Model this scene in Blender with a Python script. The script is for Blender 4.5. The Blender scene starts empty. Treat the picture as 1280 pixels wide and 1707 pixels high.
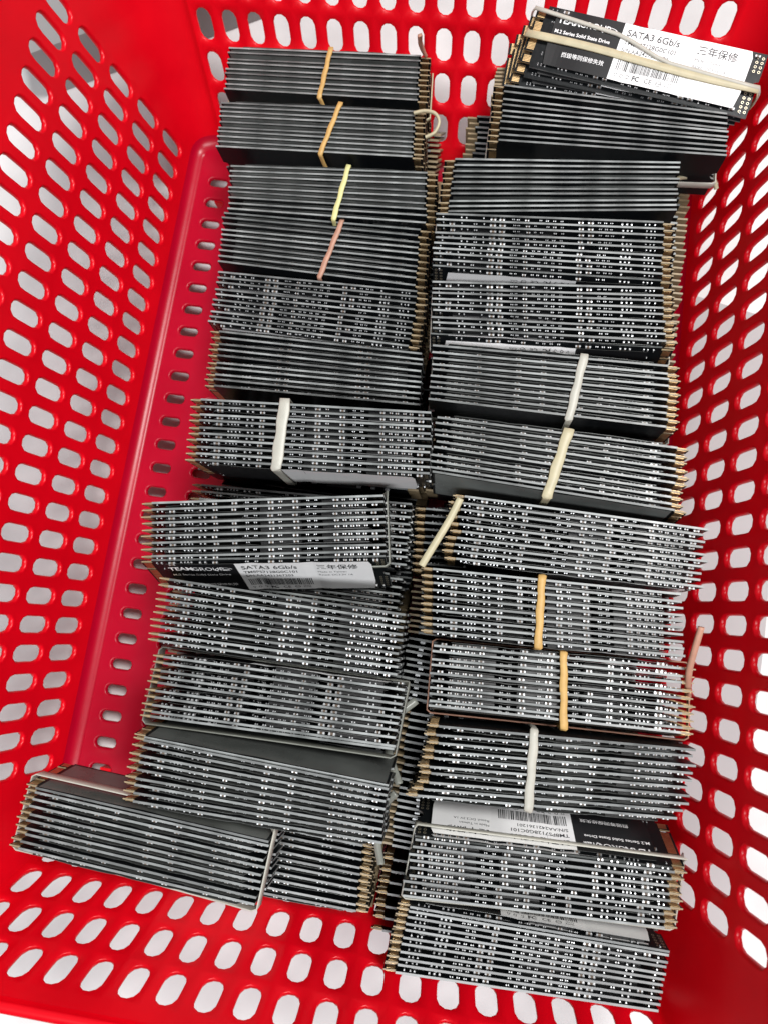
import bpy, bmesh, math, random
from mathutils import Matrix, Vector
K = 0.001                                   # everything below is written in millimetres
random.seed(7)
sc = bpy.context.scene
COL = sc.collection

# ---------------------------------------------------------------- camera
cam_d = bpy.data.cameras.new('camera'); cam = bpy.data.objects.new('camera', cam_d); COL.objects.link(cam)
def rot(rx, ry, rz):
    return Matrix.Rotation(rz, 3, 'Z') @ Matrix.Rotation(ry, 3, 'Y') @ Matrix.Rotation(rx, 3, 'X')
cam.matrix_world = Matrix.Translation(Vector((144.298, -196.061, 275.687)) * K) @ rot(.1738, .1045, .1465).to_4x4()
cam_d.sensor_fit = 'VERTICAL'; cam_d.sensor_height = 24; cam_d.sensor_width = 18
cam_d.lens = 24 * 1175.2 / 1707
cam_d.clip_start = 0.005; cam_d.clip_end = 20
cam_d.dof.use_dof = True; cam_d.dof.focus_distance = 0.232; cam_d.dof.aperture_fstop = 11
sc.camera = cam

# ---------------------------------------------------------------- light
w = bpy.data.worlds.new('World'); sc.world = w; w.use_nodes = True
_n = w.node_tree.nodes; _l = w.node_tree.links.new; _bg = _n['Background']       # the room: pale ceiling, darker towards the photographer
_tc = _n.new('ShaderNodeTexCoord'); _dt = _n.new('ShaderNodeVectorMath'); _dt.operation = 'DOT_PRODUCT'; _dt.inputs[1].default_value = (0.1, 0.72, 0.68)
_l(_tc.outputs['Generated'], _dt.inputs[0]); _mr = _n.new('ShaderNodeMapRange')
_mr.inputs[1].default_value = -.35; _mr.inputs[2].default_value = .8; _mr.inputs[3].default_value = .025; _mr.inputs[4].default_value = .28
_l(_dt.outputs['Value'], _mr.inputs[0]); _l(_mr.outputs[0], _bg.inputs[1]); _bg.inputs[0].default_value = (0.94, 0.97, 1.0, 1)
def area(name, loc, target, size, size_y, power, col=(1, 1, 1)):
    l = bpy.data.lights.new(name, 'AREA'); l.shape = 'RECTANGLE'; l.size = size; l.size_y = size_y
    l.energy = power; l.color = col
    o = bpy.data.objects.new(name, l); COL.objects.link(o); o.location = loc
    o.rotation_euler = (Vector(target) - Vector(loc)).to_track_quat('-Z', 'Y').to_euler()
    return o
area('ceiling_light_panel', (0.62, 0.22, 1.4), (0.1, -0.15, 0), 0.45, 0.35, 26, (1.0, 0.99, 0.97))
area('ceiling_light_tube', (0.15, -0.95, 1.45), (0.1, -0.15, 0), 0.8, 0.3, 20, (0.97, 0.98, 1.0))
vs = sc.view_settings
vs.view_transform = 'Standard'; vs.look = 'None'; vs.exposure = 0.0; vs.gamma = 1.0; vs.use_curve_mapping = False

# ---------------------------------------------------------------- materials
def mat(name, base, rough=.5, metal=0., spec=.5, noise=0., nscale=300, bump=0., bscale=600, trans=None, coat=0., rnd=0.):
    m = bpy.data.materials.new(name); m.use_nodes = True; nt = m.node_tree; n = nt.nodes
    b = n['Principled BSDF']; L = nt.links.new
    b.inputs['Base Color'].default_value = (*base, 1); b.inputs['Roughness'].default_value = rough
    b.inputs['Metallic'].default_value = metal; b.inputs['Specular IOR Level'].default_value = spec
    b.inputs['Coat Weight'].default_value = coat; b.inputs['Coat Roughness'].default_value = .12
    tc = n.new('ShaderNodeTexCoord')
    if noise > 0:
        t = n.new('ShaderNodeTexNoise'); t.inputs['Scale'].default_value = nscale; t.inputs['Detail'].default_value = 5
        L(tc.outputs['Object'], t.inputs['Vector'])
        r = n.new('ShaderNodeMapRange'); r.inputs[1].default_value = .3; r.inputs[2].default_value = .7
        r.inputs[3].default_value = 1 - noise; r.inputs[4].default_value = 1 + noise
        L(t.outputs['Fac'], r.inputs[0])
        x = n.new('ShaderNodeVectorMath'); x.operation = 'SCALE'; x.inputs[0].default_value = base
        L(r.outputs[0], x.inputs['Scale']); L(x.outputs[0], b.inputs['Base Color'])
        if rnd > 0:
            oi = n.new('ShaderNodeObjectInfo'); r3 = n.new('ShaderNodeMapRange'); r3.inputs[3].default_value = 1 - rnd; r3.inputs[4].default_value = 1 + rnd
            mu = n.new('ShaderNodeMath'); mu.operation = 'MULTIPLY'
            L(oi.outputs['Random'], r3.inputs[0]); L(r.outputs[0], mu.inputs[0]); L(r3.outputs[0], mu.inputs[1]); L(mu.outputs[0], x.inputs['Scale'])
        r2 = n.new('ShaderNodeMapRange'); r2.inputs[1].default_value = .3; r2.inputs[2].default_value = .7
        r2.inputs[3].default_value = max(rough - noise * .35, .05); r2.inputs[4].default_value = rough + noise * .35
        L(t.outputs['Fac'], r2.inputs[0]); L(r2.outputs[0], b.inputs['Roughness'])
    if bump > 0:
        t = n.new('ShaderNodeTexNoise'); t.inputs['Scale'].default_value = bscale; t.inputs['Detail'].default_value = 3
        L(tc.outputs['Object'], t.inputs['Vector'])
        bp = n.new('ShaderNodeBump'); bp.inputs['Strength'].default_value = bump; bp.inputs['Distance'].default_value = .001
        L(t.outputs['Fac'], bp.inputs['Height']); L(bp.outputs[0], b.inputs['Normal'])
    if trans:
        ts = n.new('ShaderNodeBsdfTranslucent'); ts.inputs[0].default_value = (*trans[0], 1)
        mx = n.new('ShaderNodeMixShader'); mx.inputs[0].default_value = trans[1]
        L(b.outputs[0], mx.inputs[1]); L(ts.outputs[0], mx.inputs[2]); L(mx.outputs[0], n['Material Output'].inputs[0])
    return m
M = dict(
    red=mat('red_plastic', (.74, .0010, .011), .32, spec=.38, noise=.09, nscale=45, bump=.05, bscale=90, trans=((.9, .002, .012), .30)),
    floor_red_shaded=mat('red_plastic_shaded', (.42, .0008, .020), .32, spec=.4, noise=.10, nscale=22, bump=.08, bscale=120, trans=((.9, .003, .03), .30)),  # same red plastic; floor shading and pink sheen put into its colour
    table=mat('white_table', (.60, .585, .585), .55, noise=.16, nscale=22, bump=.03),
    mask=mat('black_solder_mask', (.005, .006, .007), .38, spec=.2, noise=.15, nscale=700),
    edge=mat('board_edge_fibreglass', (.165, .176, .174), .40, noise=.5, nscale=110, rnd=.4),
    tabedge=mat('board_tab_edge', (.25, .19, .11), .5, noise=.2, nscale=450),
    gold=mat('gold_plating', (.62, .43, .22), .40, metal=1., noise=.12, nscale=500),
    chip=mat('chip_epoxy', (.012, .012, .013), .42, noise=.2, nscale=900),
    tin=mat('tinned_solder', (.47, .48, .49), .4, metal=.45, noise=.2, nscale=900, rnd=.45),
    sheen_film=mat('grey_sheen', (.11, .118, .112), .3, noise=.3, nscale=60, rnd=.3),  # grey colour standing in for light reflected off bare board backs
    pad=mat('dull_plated_pad', (.45, .40, .30), .4, metal=.7),
    cap=mat('ceramic_capacitor', (.13, .095, .07), .4, noise=.2, nscale=900),
    cer=mat('dark_resistor_body', (.03, .03, .03), .35),
    lblk=mat('black_label_film', (.008, .008, .009), .40, spec=.3),
    lwht=mat('white_label_film', (.80, .80, .80), .42, noise=.02, nscale=300),
    lgry=mat('grey_label_backing', (.11, .115, .11), .35, metal=.3, noise=.15, nscale=120),
    ink=mat('black_ink', (.012, .012, .014), .5),
    wink=mat('white_ink', (.80, .80, .80), .5),
    ochre=mat('ochre_rubber', (.60, .38, .13), .5, noise=.12, nscale=300, trans=((.7, .45, .15), .2)),
    cream=mat('cream_rubber', (.55, .50, .34), .45, noise=.08, nscale=300, trans=((.8, .75, .55), .25)),
    white=mat('white_rubber', (.52, .51, .45), .42, noise=.06, nscale=300, trans=((.85, .83, .75), .25)),
    yellow=mat('yellow_rubber', (.74, .72, .34), .45, noise=.08, nscale=300, trans=((.8, .75, .4), .25)),
    brown=mat('brown_pink_rubber', (.50, .27, .19), .5, noise=.15, nscale=300, trans=((.6, .3, .2), .2)),
    grey=mat('clear_grey_rubber', (.26, .27, .24), .3, noise=.1, nscale=200, trans=((.6, .6, .55), .35)),
    rust=mat('rust_red_rubber', (.40, .09, .04), .5, noise=.2, nscale=300),
    card=mat('grey_card', (.26, .25, .25), .6, noise=.08, nscale=30),
    shadow_grey=mat('table_shadow_grey', (.36, .34, .345), .6, noise=.1, nscale=25),  # table tone under the basket shadow, as a colour
    paper=mat('white_paper', (.82, .82, .82), .6, noise=.02, nscale=40),
)

# ---------------------------------------------------------------- helpers
def mesh(name, verts, faces, mats, fm=None, smooth=False):
    me = bpy.data.meshes.new(name); me.from_pydata([tuple(c * K for c in v) for v in verts], [], faces)
    for m in mats: me.materials.append(M[m] if isinstance(m, str) else m)
    if fm: me.polygons.foreach_set('material_index', fm)
    if smooth: me.polygons.foreach_set('use_smooth', [True] * len(me.polygons))
    me.update(); return me
def link(name, me, parent=None):
    o = bpy.data.objects.new(name, me); COL.objects.link(o)
    if parent: o.parent = parent
    return o
def tag(o, label=None, cat=None, group=None, kind=None):
    if label: o['label'] = label
    if cat: o['category'] = cat
    if group: o['group'] = group
    if kind: o['kind'] = kind
    return o
class MB:
    def __init__(s): s.v = []; s.f = []; s.m = []
    def face(s, pts, m=0):
        b = len(s.v); s.v += [tuple(p) for p in pts]; s.f.append(tuple(range(b, b + len(pts)))); s.m.append(m)
    def box(s, x0, x1, y0, y1, z0, z1, m=0, taper=0., top=None):
        """box; taper shrinks the +Y side (solder fillet look)"""
        b = len(s.v); t = taper
        s.v += [(x0, y0, z0), (x1, y0, z0), (x1, y0, z1), (x0, y0, z1),
                (x0 + t, y1, z0 + t), (x1 - t, y1, z0 + t), (x1 - t, y1, z1 - t), (x0 + t, y1, z1 - t)]
        for q in ((0, 1, 2, 3), (7, 6, 5, 4), (0, 4, 5, 1), (1, 5, 6, 2), (2, 6, 7, 3), (3, 7, 4, 0)):
            s.f.append(tuple(b + i for i in q)); s.m.append(m)
    def mesh(s, name, mats, smooth=False): return mesh(name, s.v, s.f, mats, s.m, smooth)

# ================================================================ THE BASKET
W, LF = 214.64, 289.06
sS, sN, sB = .2394, .4737, .5642
gx, gy, gB = .0016, .0004, .001
aN, aB, aR = .0332, -.0529, -.0041
cx, cy = W / 2, -LF / 2
def PL(u, v): return Vector((-sS * v, cy + (u - cy) * (1 + gy * v), v))
def PR(u, v):
    y = cy + (u - cy) * (1 + gy * v); return Vector((W + sS * v + aR * (y - cy), y, v))
def PN(u, v):
    x = cx + (u - cx) * (1 + gx * v); return Vector((x, -LF - sN * v + aN * (x - cx), v))
def PB(u, v):
    x = cx + (u - cx) * (1 + gB * v); return Vector((x, sB * v + aB * (x - cx), v))
def stadium(hw, hl, r, n):
    """rounded-rectangle outline, n points (n % 4 == 0) by angle; hw half size along u, hl along v"""
    out = []
    for i in range(n):
        a = -math.pi + (i + 0) * 2 * math.pi / n
        out.append(a)
    return out
def rr_point(hw, hl, r, t):
    """point on a rounded rectangle perimeter for t in 0..1, starting at the corner (-,-) mid arc, going +u"""
    seg = [2 * (hw - r), math.pi * r / 2, 2 * (hl - r), math.pi * r / 2] * 2
    tot = sum(seg); d = (t % 1) * tot - math.pi * r / 4
    if d < 0: d += tot
    c = [(-(hw - r), -(hl - r)), (hw - r, -(hl - r)), (hw - r, hl - r), (-(hw - r), hl - r)]
    k = 0
    while k < 7 and d > seg[k]: d -= seg[k]; k += 1
    side, arc = divmod(k, 2)
    dirs = [(1, 0), (0, 1), (-1, 0), (0, -1)]; nrm = [(0, -1), (1, 0), (0, 1), (-1, 0)]
    if not arc:
        s = c[side]; return (s[0] + nrm[side][0] * r + dirs[side][0] * d, s[1] + nrm[side][1] * r + dirs[side][1] * d)
    cc = c[(side + 1) % 4]; a0 = math.atan2(nrm[side][1], nrm[side][0]); a = a0 + d / r
    return (cc[0] + r * math.cos(a), cc[1] + r * math.sin(a))
NS = 4                                      # subdivisions per cell side
def cell(mb, P, uc, vc, du, dv, hw, hl, T, flip, r=None):
    r = min(hw, hl) * .93 if r is None else r
    n = NS * 4
    cor = [(-1, -1), (1, -1), (1, 1), (-1, 1)]
    rect = []
    for k in range(4):
        a, b = cor[k], cor[(k + 1) % 4]
        for j in range(NS):
            t = j / NS; rect.append((uc + (a[0] + (b[0] - a[0]) * t) * du / 2, vc + (a[1] + (b[1] - a[1]) * t) * dv / 2))
    def ring(ex): return [(uc + p[0], vc + p[1]) for p in (rr_point(hw + ex, hl + ex, r + ex, i / (n)) for i in range(n))]
    def lift(pts, dep):
        out = []
        for u, v in pts:
            p = P(u, v)
            if dep:
                e = .5; nn = (P(u + e, v) - P(u - e, v)).cross(P(u, v + e) - P(u, v - e)).normalized()
                p = p + nn * (dep if not flip else -dep)
            out.append(p)
        return out
    rings = [lift(rect, 0), lift(ring(.95), 0), lift(ring(.6), -.35 + .3), lift(ring(.25), .35), lift(ring(0), .9), lift(ring(.0), T - .3), lift(ring(.3), T), lift(rect, T)]
    b = len(mb.v)
    for rg in rings: mb.v += [tuple(p) for p in rg]
    for k in range(len(rings) - 1):
        for i in range(n):
            j = (i + 1) % n
            q = (b + k * n + i, b + k * n + j, b + (k + 1) * n + j, b + (k + 1) * n + i)
            mb.f.append(q if not flip else q[::-1]); mb.m.append(0)
def wallstrip(mb, P, us, vs, T, flip, solid=lambda i, j: False, hole=None):
    """grid of perforated cells; us = cell centres (list), vs = list of row centres"""
    pass
TH = 2.0
def patch(mb, pts0, pts1, flip):
    b = len(mb.v); n = len(pts0); mb.v += [tuple(p) for p in pts0] + [tuple(p) for p in pts1]
    for i in range(n - 1):
        q = (b + i, b + i + 1, b + n + i + 1, b + n + i); mb.f.append(q if not flip else q[::-1]); mb.m.append(0)
def perforated(P, cs, pitch, rows, dv, hw, hl, v0, v1, flip):
    mb = MB(); cs = sorted(cs)
    for vc in rows:
        for uc in cs: cell(mb, P, uc, vc, pitch, dv, hw, hl, TH, flip)
    us = []
    for uc in cs: us += [uc - pitch / 2 + pitch * j / NS for j in range(NS)]
    us.append(cs[-1] + pitch / 2)
    def off(u, v, dep):
        p = P(u, v)
        if dep:
            e = .5; nn = (P(u + e, v) - P(u - e, v)).cross(P(u, v + e) - P(u, v - e)).normalized(); p = p + nn * (dep if not flip else -dep)
        return p
    for dep, fl in ((0, flip), (TH, not flip)):
        lo = [v0, rows[0] - dv / 2]; hi = [rows[-1] + dv / 2 + (v1 - rows[-1] - dv / 2) * k / 4 for k in range(5)]
        for band in (lo, hi):
            for a, b in zip(band, band[1:]):
                patch(mb, [off(u, a, dep) for u in us], [off(u, b, dep) for u in us], fl)
    return mb, us
VB, HT, HN = 3.6, 100.0, 60.0
uL = [-7.61 - 10.3 * k for k in range(26)]; uR = [-4.92 - 10.3 * k for k in range(26)]
uN = [9.48 + 10.967 * k for k in range(19)]; uB = [18.46 + 10.198 * k for k in range(19)]
rowsS = [15.09 + 16.053 * r for r in range(5)]; rowsN = [10.2 + 13.097 * r for r in range(4)]; rowsB = [15.09 + 13.097 * r for r in range(6)]
basket = bpy.data.objects.new('plastic_basket', None); COL.objects.link(basket)
tag(basket, 'large bright red plastic basket with rows of oval slots holding the drive bundles', 'basket')
walls = [('L', PL, uL, 10.3, rowsS, 16.053, 2.95, 6.1, HT, True), ('R', PR, uR, 10.3, rowsS, 16.053, 2.95, 6.1, HT, False),
         ('N', PN, uN, 10.967, rowsN, 13.097, 3.15, 4.95, HN, True), ('B', PB, uB, 10.198, rowsB, 13.097, 2.95, 4.8, HT, False)]
RNG = {}
def weld(me, d=2e-5):
    bm = bmesh.new(); bm.from_mesh(me); bmesh.ops.remove_doubles(bm, verts=bm.verts, dist=d)
    bmesh.ops.recalc_face_normals(bm, faces=bm.faces); bm.to_mesh(me); bm.free()
for nm, P, us_, pitch, rows, dv, hw, hl, top, flip in walls:
    mb, us = perforated(P, us_, pitch, rows, dv, hw, hl, VB, top, flip)
    RNG[nm] = (us, top)
    me = mb.mesh('side_wall', ['red'], True); weld(me)
    link('side_wall', me, basket)
# corners: quadratic curves between neighbouring walls
def isect(v, pa, da, pb, db):
    d = da.x * db.y - da.y * db.x; w_ = pb - pa; t = (w_.x * db.y - w_.y * db.x) / d
    return Vector((pa.x + da.x * t, pa.y + da.y * t, v))
def corner_pts(nm, v, n=10, dep=0):
    L0, L1 = RNG['L'][0][-1], RNG['L'][0][0]; R0, R1 = RNG['R'][0][-1], RNG['R'][0][0]
    N0, N1 = RNG['N'][0][0], RNG['N'][0][-1]; B0, B1 = RNG['B'][0][0], RNG['B'][0][-1]
    A, ua, Bp, ub = {'LB': (PL, L0, PB, B0), 'BR': (PB, B1, PR, R0), 'RN': (PR, R1, PN, N1), 'NL': (PN, N0, PL, L1)}[nm]
    a, b = A(ua, v), Bp(ub, v); da = A(ua + 1, v) - A(ua - 1, v); db = Bp(ub + 1, v) - Bp(ub - 1, v)
    c = isect(v, a, da, b, db)
    out = []
    for i in range(n + 1):
        t = i / n; out.append(a * (1 - t) ** 2 + c * 2 * t * (1 - t) + b * t * t)
    return out
ccen = Vector((cx, cy, 0))
for nm in ('LB', 'BR', 'RN', 'NL'):
    mb = MB(); n = 10
    tA = HT
    for dep in (0, TH):
        prev = None
        for k in range(13):
            v = VB + (HT - VB) * k / 12
            if 'N' in nm and v > HN and nm in ('RN', 'NL'):
                pass
            pts = corner_pts(nm, v, n)
            if dep:
                o2 = []
                for i, p in enumerate(pts):
                    tg = (pts[min(i + 1, n)] - pts[max(i - 1, 0)]); nn = Vector((tg.y, -tg.x, 0)).normalized()
                    if nn.dot(p - Vector((cx, cy, v))) < 0: nn = -nn
                    o2.append(p + nn * TH)
                pts = o2
            if 'N' in nm:      # the top edge sinks towards the lower front side
                f = [min(1, max(0, (i / n if nm == 'RN' else 1 - i / n))) for i in range(n + 1)]
                hv = [HT + (HN - HT) * (fi * fi * (3 - 2 * fi)) for fi in f]
                tt = k / 12; pts2 = []
                for i in range(n + 1):
                    vv = VB + (hv[i] - VB) * tt; q = corner_pts(nm, vv, n)
                    p = q[i]
                    if dep:
                        tg = q[min(i + 1, n)] - q[max(i - 1, 0)]; nn = Vector((tg.y, -tg.x, 0)).normalized()
                        if nn.dot(p - Vector((cx, cy, vv))) < 0: nn = -nn
                        p = p + nn * TH
                    pts2.append(p)
                pts = pts2
            if prev: patch(mb, prev, pts, False)
            prev = pts
    me = mb.mesh('basket_corner', ['red'], True); weld(me); link('basket_corner', me, basket)
# rim: rolled lip along the top of all sides
def top_ring():
    out = []
    for u in RNG['L'][0][::-1]: out.append((PL(u, HT)))
    out += corner_pts('LB', HT)[0:0]
    return out
def outline(hs, hn):
    o = []
    us = RNG['L'][0]; o += [PL(u, hs) for u in us]                        # from front to back
    o += corner_pts('LB', hs)[::1] if (o[-1] - corner_pts('LB', hs)[0]).length < 1 else corner_pts('LB', hs)[::-1]
    o += [PB(u, hs) for u in RNG['B'][0]]
    c = corner_pts('BR', hs); o += c if (o[-1] - c[0]).length < 1 else c[::-1]
    o += [PR(u, hs) for u in RNG['R'][0][::-1]]
    n = 10
    for nm in ('RN',):
        for i in range(n + 1):
            f = i / n; o.append(corner_pts(nm, hs + (hn - hs) * f * f * (3 - 2 * f))[i])
    o += [PN(u, hn) for u in RNG['N'][0][::-1]]
    for i in range(n + 1):
        f = 1 - i / n; o.append(corner_pts('NL', hs + (hn - hs) * f * f * (3 - 2 * f))[i])
    r = [o[0]]
    for p in o[1:]:
        if (p - r[-1]).length > .05: r.append(p)
    if (r[0] - r[-1]).length < .05: r.pop()
    return r
# corner point order follows the wall ends: make the L end / R end orientation right
def fix_orders():
    a = RNG['L'][0]; RNG['L'] = (sorted(a), RNG['L'][1]); RNG['R'] = (sorted(RNG['R'][0]), RNG['R'][1])
_cp = corner_pts
def corner_pts(nm, v, n=10, dep=0):
    L0, L1 = max(RNG['L'][0]), min(RNG['L'][0]); R0, R1 = max(RNG['R'][0]), min(RNG['R'][0])
    N0, N1 = min(RNG['N'][0]), max(RNG['N'][0]); B0, B1 = min(RNG['B'][0]), max(RNG['B'][0])
    A, ua, Bp, ub = {'LB': (PL, L0, PB, B0), 'BR': (PB, B1, PR, R0), 'RN': (PR, R1, PN, N1), 'NL': (PN, N0, PL, L1)}[nm]
    a, b = A(ua, v), Bp(ub, v); da = A(ua + 1, v) - A(ua - 1, v); db = Bp(ub + 1, v) - Bp(ub - 1, v)
    c = isect(v, a, da, b, db)
    return [a * (1 - i / n) ** 2 + c * 2 * (i / n) * (1 - i / n) + b * (i / n) ** 2 for i in range(n + 1)]
fix_orders()
def closed_sweep(path, profile, mats, name, parent, smooth=True):
    """profile: (outward, up) offsets, closed; path: closed list of points (counter-clockwise or not), offset outward from centre"""
    mb = MB(); n = len(path); m = len(profile)
    for i, p in enumerate(path):
        tg = path[(i + 1) % n] - path[i - 1]; nn = Vector((tg.y, -tg.x, 0)).normalized()
        if nn.dot(p - Vector((cx, cy, p.z))) < 0: nn = -nn
        for a, b in profile: mb.v.append(tuple(p + nn * a + Vector((0, 0, b))))
    for i in range(n):
        for k in range(m):
            q = (i * m + k, ((i + 1) % n) * m + k, ((i + 1) % n) * m + (k + 1) % m, i * m + (k + 1) % m)
            mb.f.append(q); mb.m.append(0)
    me = mb.mesh(name, mats, smooth); weld(me); return link(name, me, parent)
closed_sweep(outline(HT, HN), [(-.2, -1), (0, .3), (.7, .8), (2.6, .8), (3.3, .2), (3.5, -1), (3.5, -6), (2.1, -6), (2.0, -1.2)], ['red'], 'rim', basket)
# base fillet: from the walls down to the floor
def offset_in(path, d, z):
    n = len(path); out = []
    for i, p in enumerate(path):
        tg = path[(i + 1) % n] - path[i - 1]; nn = Vector((tg.y, -tg.x, 0)).normalized()
        if nn.dot(p - Vector((cx, cy, p.z))) > 0: nn = -nn
        q = p + nn * d; q.z = z; out.append(q)
    return out
o36, o0 = outline(VB, VB), outline(0.001, 0.001)
ins = offset_in(o0, 4.2, -.25); outb = offset_in(o36, -TH, VB)
rings = [o36]
if len(o36) == len(o0):
    for k in range(1, 6):
        t = k / 5; rings.append([a * (1 - t) ** 2 + b * 2 * t * (1 - t) + c * t * t for a, b, c in zip(o36, o0, ins)])
under = offset_in(o0, 4.2, -TH - .25); rings.append(under); 
under2 = offset_in(o0, -1.0, -TH); rings.append(under2); rings.append(outb)
mb = MB(); n = len(o36)
for rg in rings: mb.v += [tuple(p) for p in rg]
for k in range(len(rings) - 1):
    for i in range(n):
        j = (i + 1) % n; mb.f.append((k * n + i, k * n + j, (k + 1) * n + j, (k + 1) * n + i)); mb.m.append(0)
me = mb.mesh('base_edge', ['floor_red_shaded'], True); weld(me); link('base_edge', me, basket)
# floor: perforated plate, mapped to the slightly skewed rectangle
fx0, fx1 = 3.6, W - 3.4
def PF(u, v):       # u = x, v = y
    t = (u - fx0) / (fx1 - fx0)
    yb = -3.6 + (aB * (u - cx)); yf = -LF + 3.6 + aN * (u - cx)
    s = (v + 3.6) / (-LF + 7.2)
    return Vector((u, yb + (yf - yb) * s, 0))
mb = MB(); dv = 9.88; rows = [-57.51 - dv * k for k in range(-5, 24)]; rows = [r for r in rows if -LF + 8 < r - dv / 2 and r + dv / 2 < -3.7]
pit = 17.6; cols = [12.9 + pit * k for k in range(12)]; cols = [c for c in cols if c + pit / 2 < fx1 + 4]
def PFm(u, v): return Vector((u, v + (aB * (u - cx) * (1 + v / LF) - aN * (u - cx) * (v / LF)), 0))
for vc in rows:
    for uc in cols:
        cell(mb, PFm, uc, vc, pit, dv, 4.15, 1.85, TH, True)
us = []
for uc in cols: us += [uc - pit / 2 + pit * j / NS for j in range(NS)]
us.append(cols[-1] + pit / 2)
vt, vb_ = max(rows) + dv / 2, min(rows) - dv / 2
for a, b in ((vt, -3.0), (-LF + 3.0, vb_)):
    patch(mb, [PFm(u, a) for u in us], [PFm(u, b) for u in us], False)
    patch(mb, [PFm(u, a) - Vector((0, 0, TH)) for u in us], [PFm(u, b) - Vector((0, 0, TH)) for u in us], True)
me = mb.mesh('basket_base', ['floor_red_shaded'], True); weld(me); link('basket_base', me, basket)
# four low feet ribs under the base
mb = MB()
for y in (-20, -LF + 20): mb.box(12, W - 12, y - 2, y + 2, -12.0, -2.0)
for x in (20, W - 20): mb.box(x - 2, x + 2, -LF + 24, -24, -12.0, -2.0)
link('foot_rib', mb.mesh('foot_rib', ['red']), basket)

# ================================================================ TABLE AND WHAT LIES ROUND THE BASKET
mb = MB(); mb.box(-1500, 1700, -1500, 1300, -32, -12)
tag(link('table_top', mb.mesh('table_top', ['table'])), kind='structure')

# ================================================================ ONE DRIVE
def board_mesh():
    """80 x 22 board in the XZ plane, 0.8 thick; gold tab at -X, half-round screw notch at +X"""
    out = [(-36.2, 11), (40, 11)]
    for k in range(9):
        a = math.pi / 2 + math.pi * k / 8; out.append((40 + 1.75 * math.cos(a) * 1.0, 1.75 * math.sin(a)))
    out += [(40, -11), (-36.2, -11), (-36.2, -9.9), (-40, -9.9)]
    def notch(zc): return [(-40, zc - .6), (-36.9, zc - .6), (-36.6, zc), (-36.9, zc + .6), (-40, zc + .6)]
    out += notch(-6.2) + notch(5.6) + [(-40, 9.9), (-36.2, 9.9)]
    n = len(out); h = .34; v = [(x, -h, z) for x, z in out] + [(x, h, z) for x, z in out]
    # bevelled contact tab
    v = [((x, y * (.55 if x <= -39.9 else 1), z)) for x, y, z in v]
    f = [tuple(range(n)), tuple(range(2 * n - 1, n - 1, -1))]; fm = [0, 0]
    for i in range(n):
        j = (i + 1) % n; f.append((j, i, n + i, n + j)); x = (out[i][0] + out[j][0]) / 2; fm.append(2 if x < -36.1 else 1)
    mb = MB(); mb.v = v; mb.f = f; mb.m = fm
    # plated test pads at the far end, label side
    for ix in range(2):
        for iz in list(range(-6, -1)) + list(range(3, 7)):
            cx_, cz_ = 37.2 + ix * 1.7, iz * 1.55
            ring = [(cx_ + .48 * math.cos(a * math.pi / 4), cz_ + .5 * math.sin(a * math.pi / 4)) for a in range(8)]
            rin = [(cx_ + (.30) * math.cos(a * math.pi / 4), cz_ + (.30) * math.sin(a * math.pi / 4)) for a in range(8)]
            for a in range(8):
                b = (a + 1) % 8
                for yy in (-.42,):
                    mb.face([(ring[a][0], yy, ring[a][1]), (ring[b][0], yy, ring[b][1]), (rin[b][0], yy, rin[b][1]), (rin[a][0], yy, rin[a][1])], 3)
    return mb.mesh('circuit_board', ['mask', 'edge', 'tabedge', 'pad'])
def contacts_mesh():
    mb = MB()
    z = -9.6
    while z < 9.6:
        if not (-7.0 < z + .17 < -5.2 or 4.8 < z + .17 < 6.4):
            for s in (1, -1):
                y0, y1 = sorted((s * .395, s * .44)); mb.box(-39.2, -36.6, y0, y1, z, z + .38)
        z += .5
    return mb.mesh('edge_contacts', ['gold'])
def chip_mesh(name, x, z, w_, h_, t=.98):
    mb = MB(); mb.box(x - w_ / 2, x + w_ / 2, .402, .4 + t, z - h_ / 2, z + h_ / 2, 0, taper=.08)
    mb.v = [(a, -b, c) for a, b, c in mb.v]; mb.f = [f[::-1] for f in mb.f]
    return mb.mesh(name, ['chip'])
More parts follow.
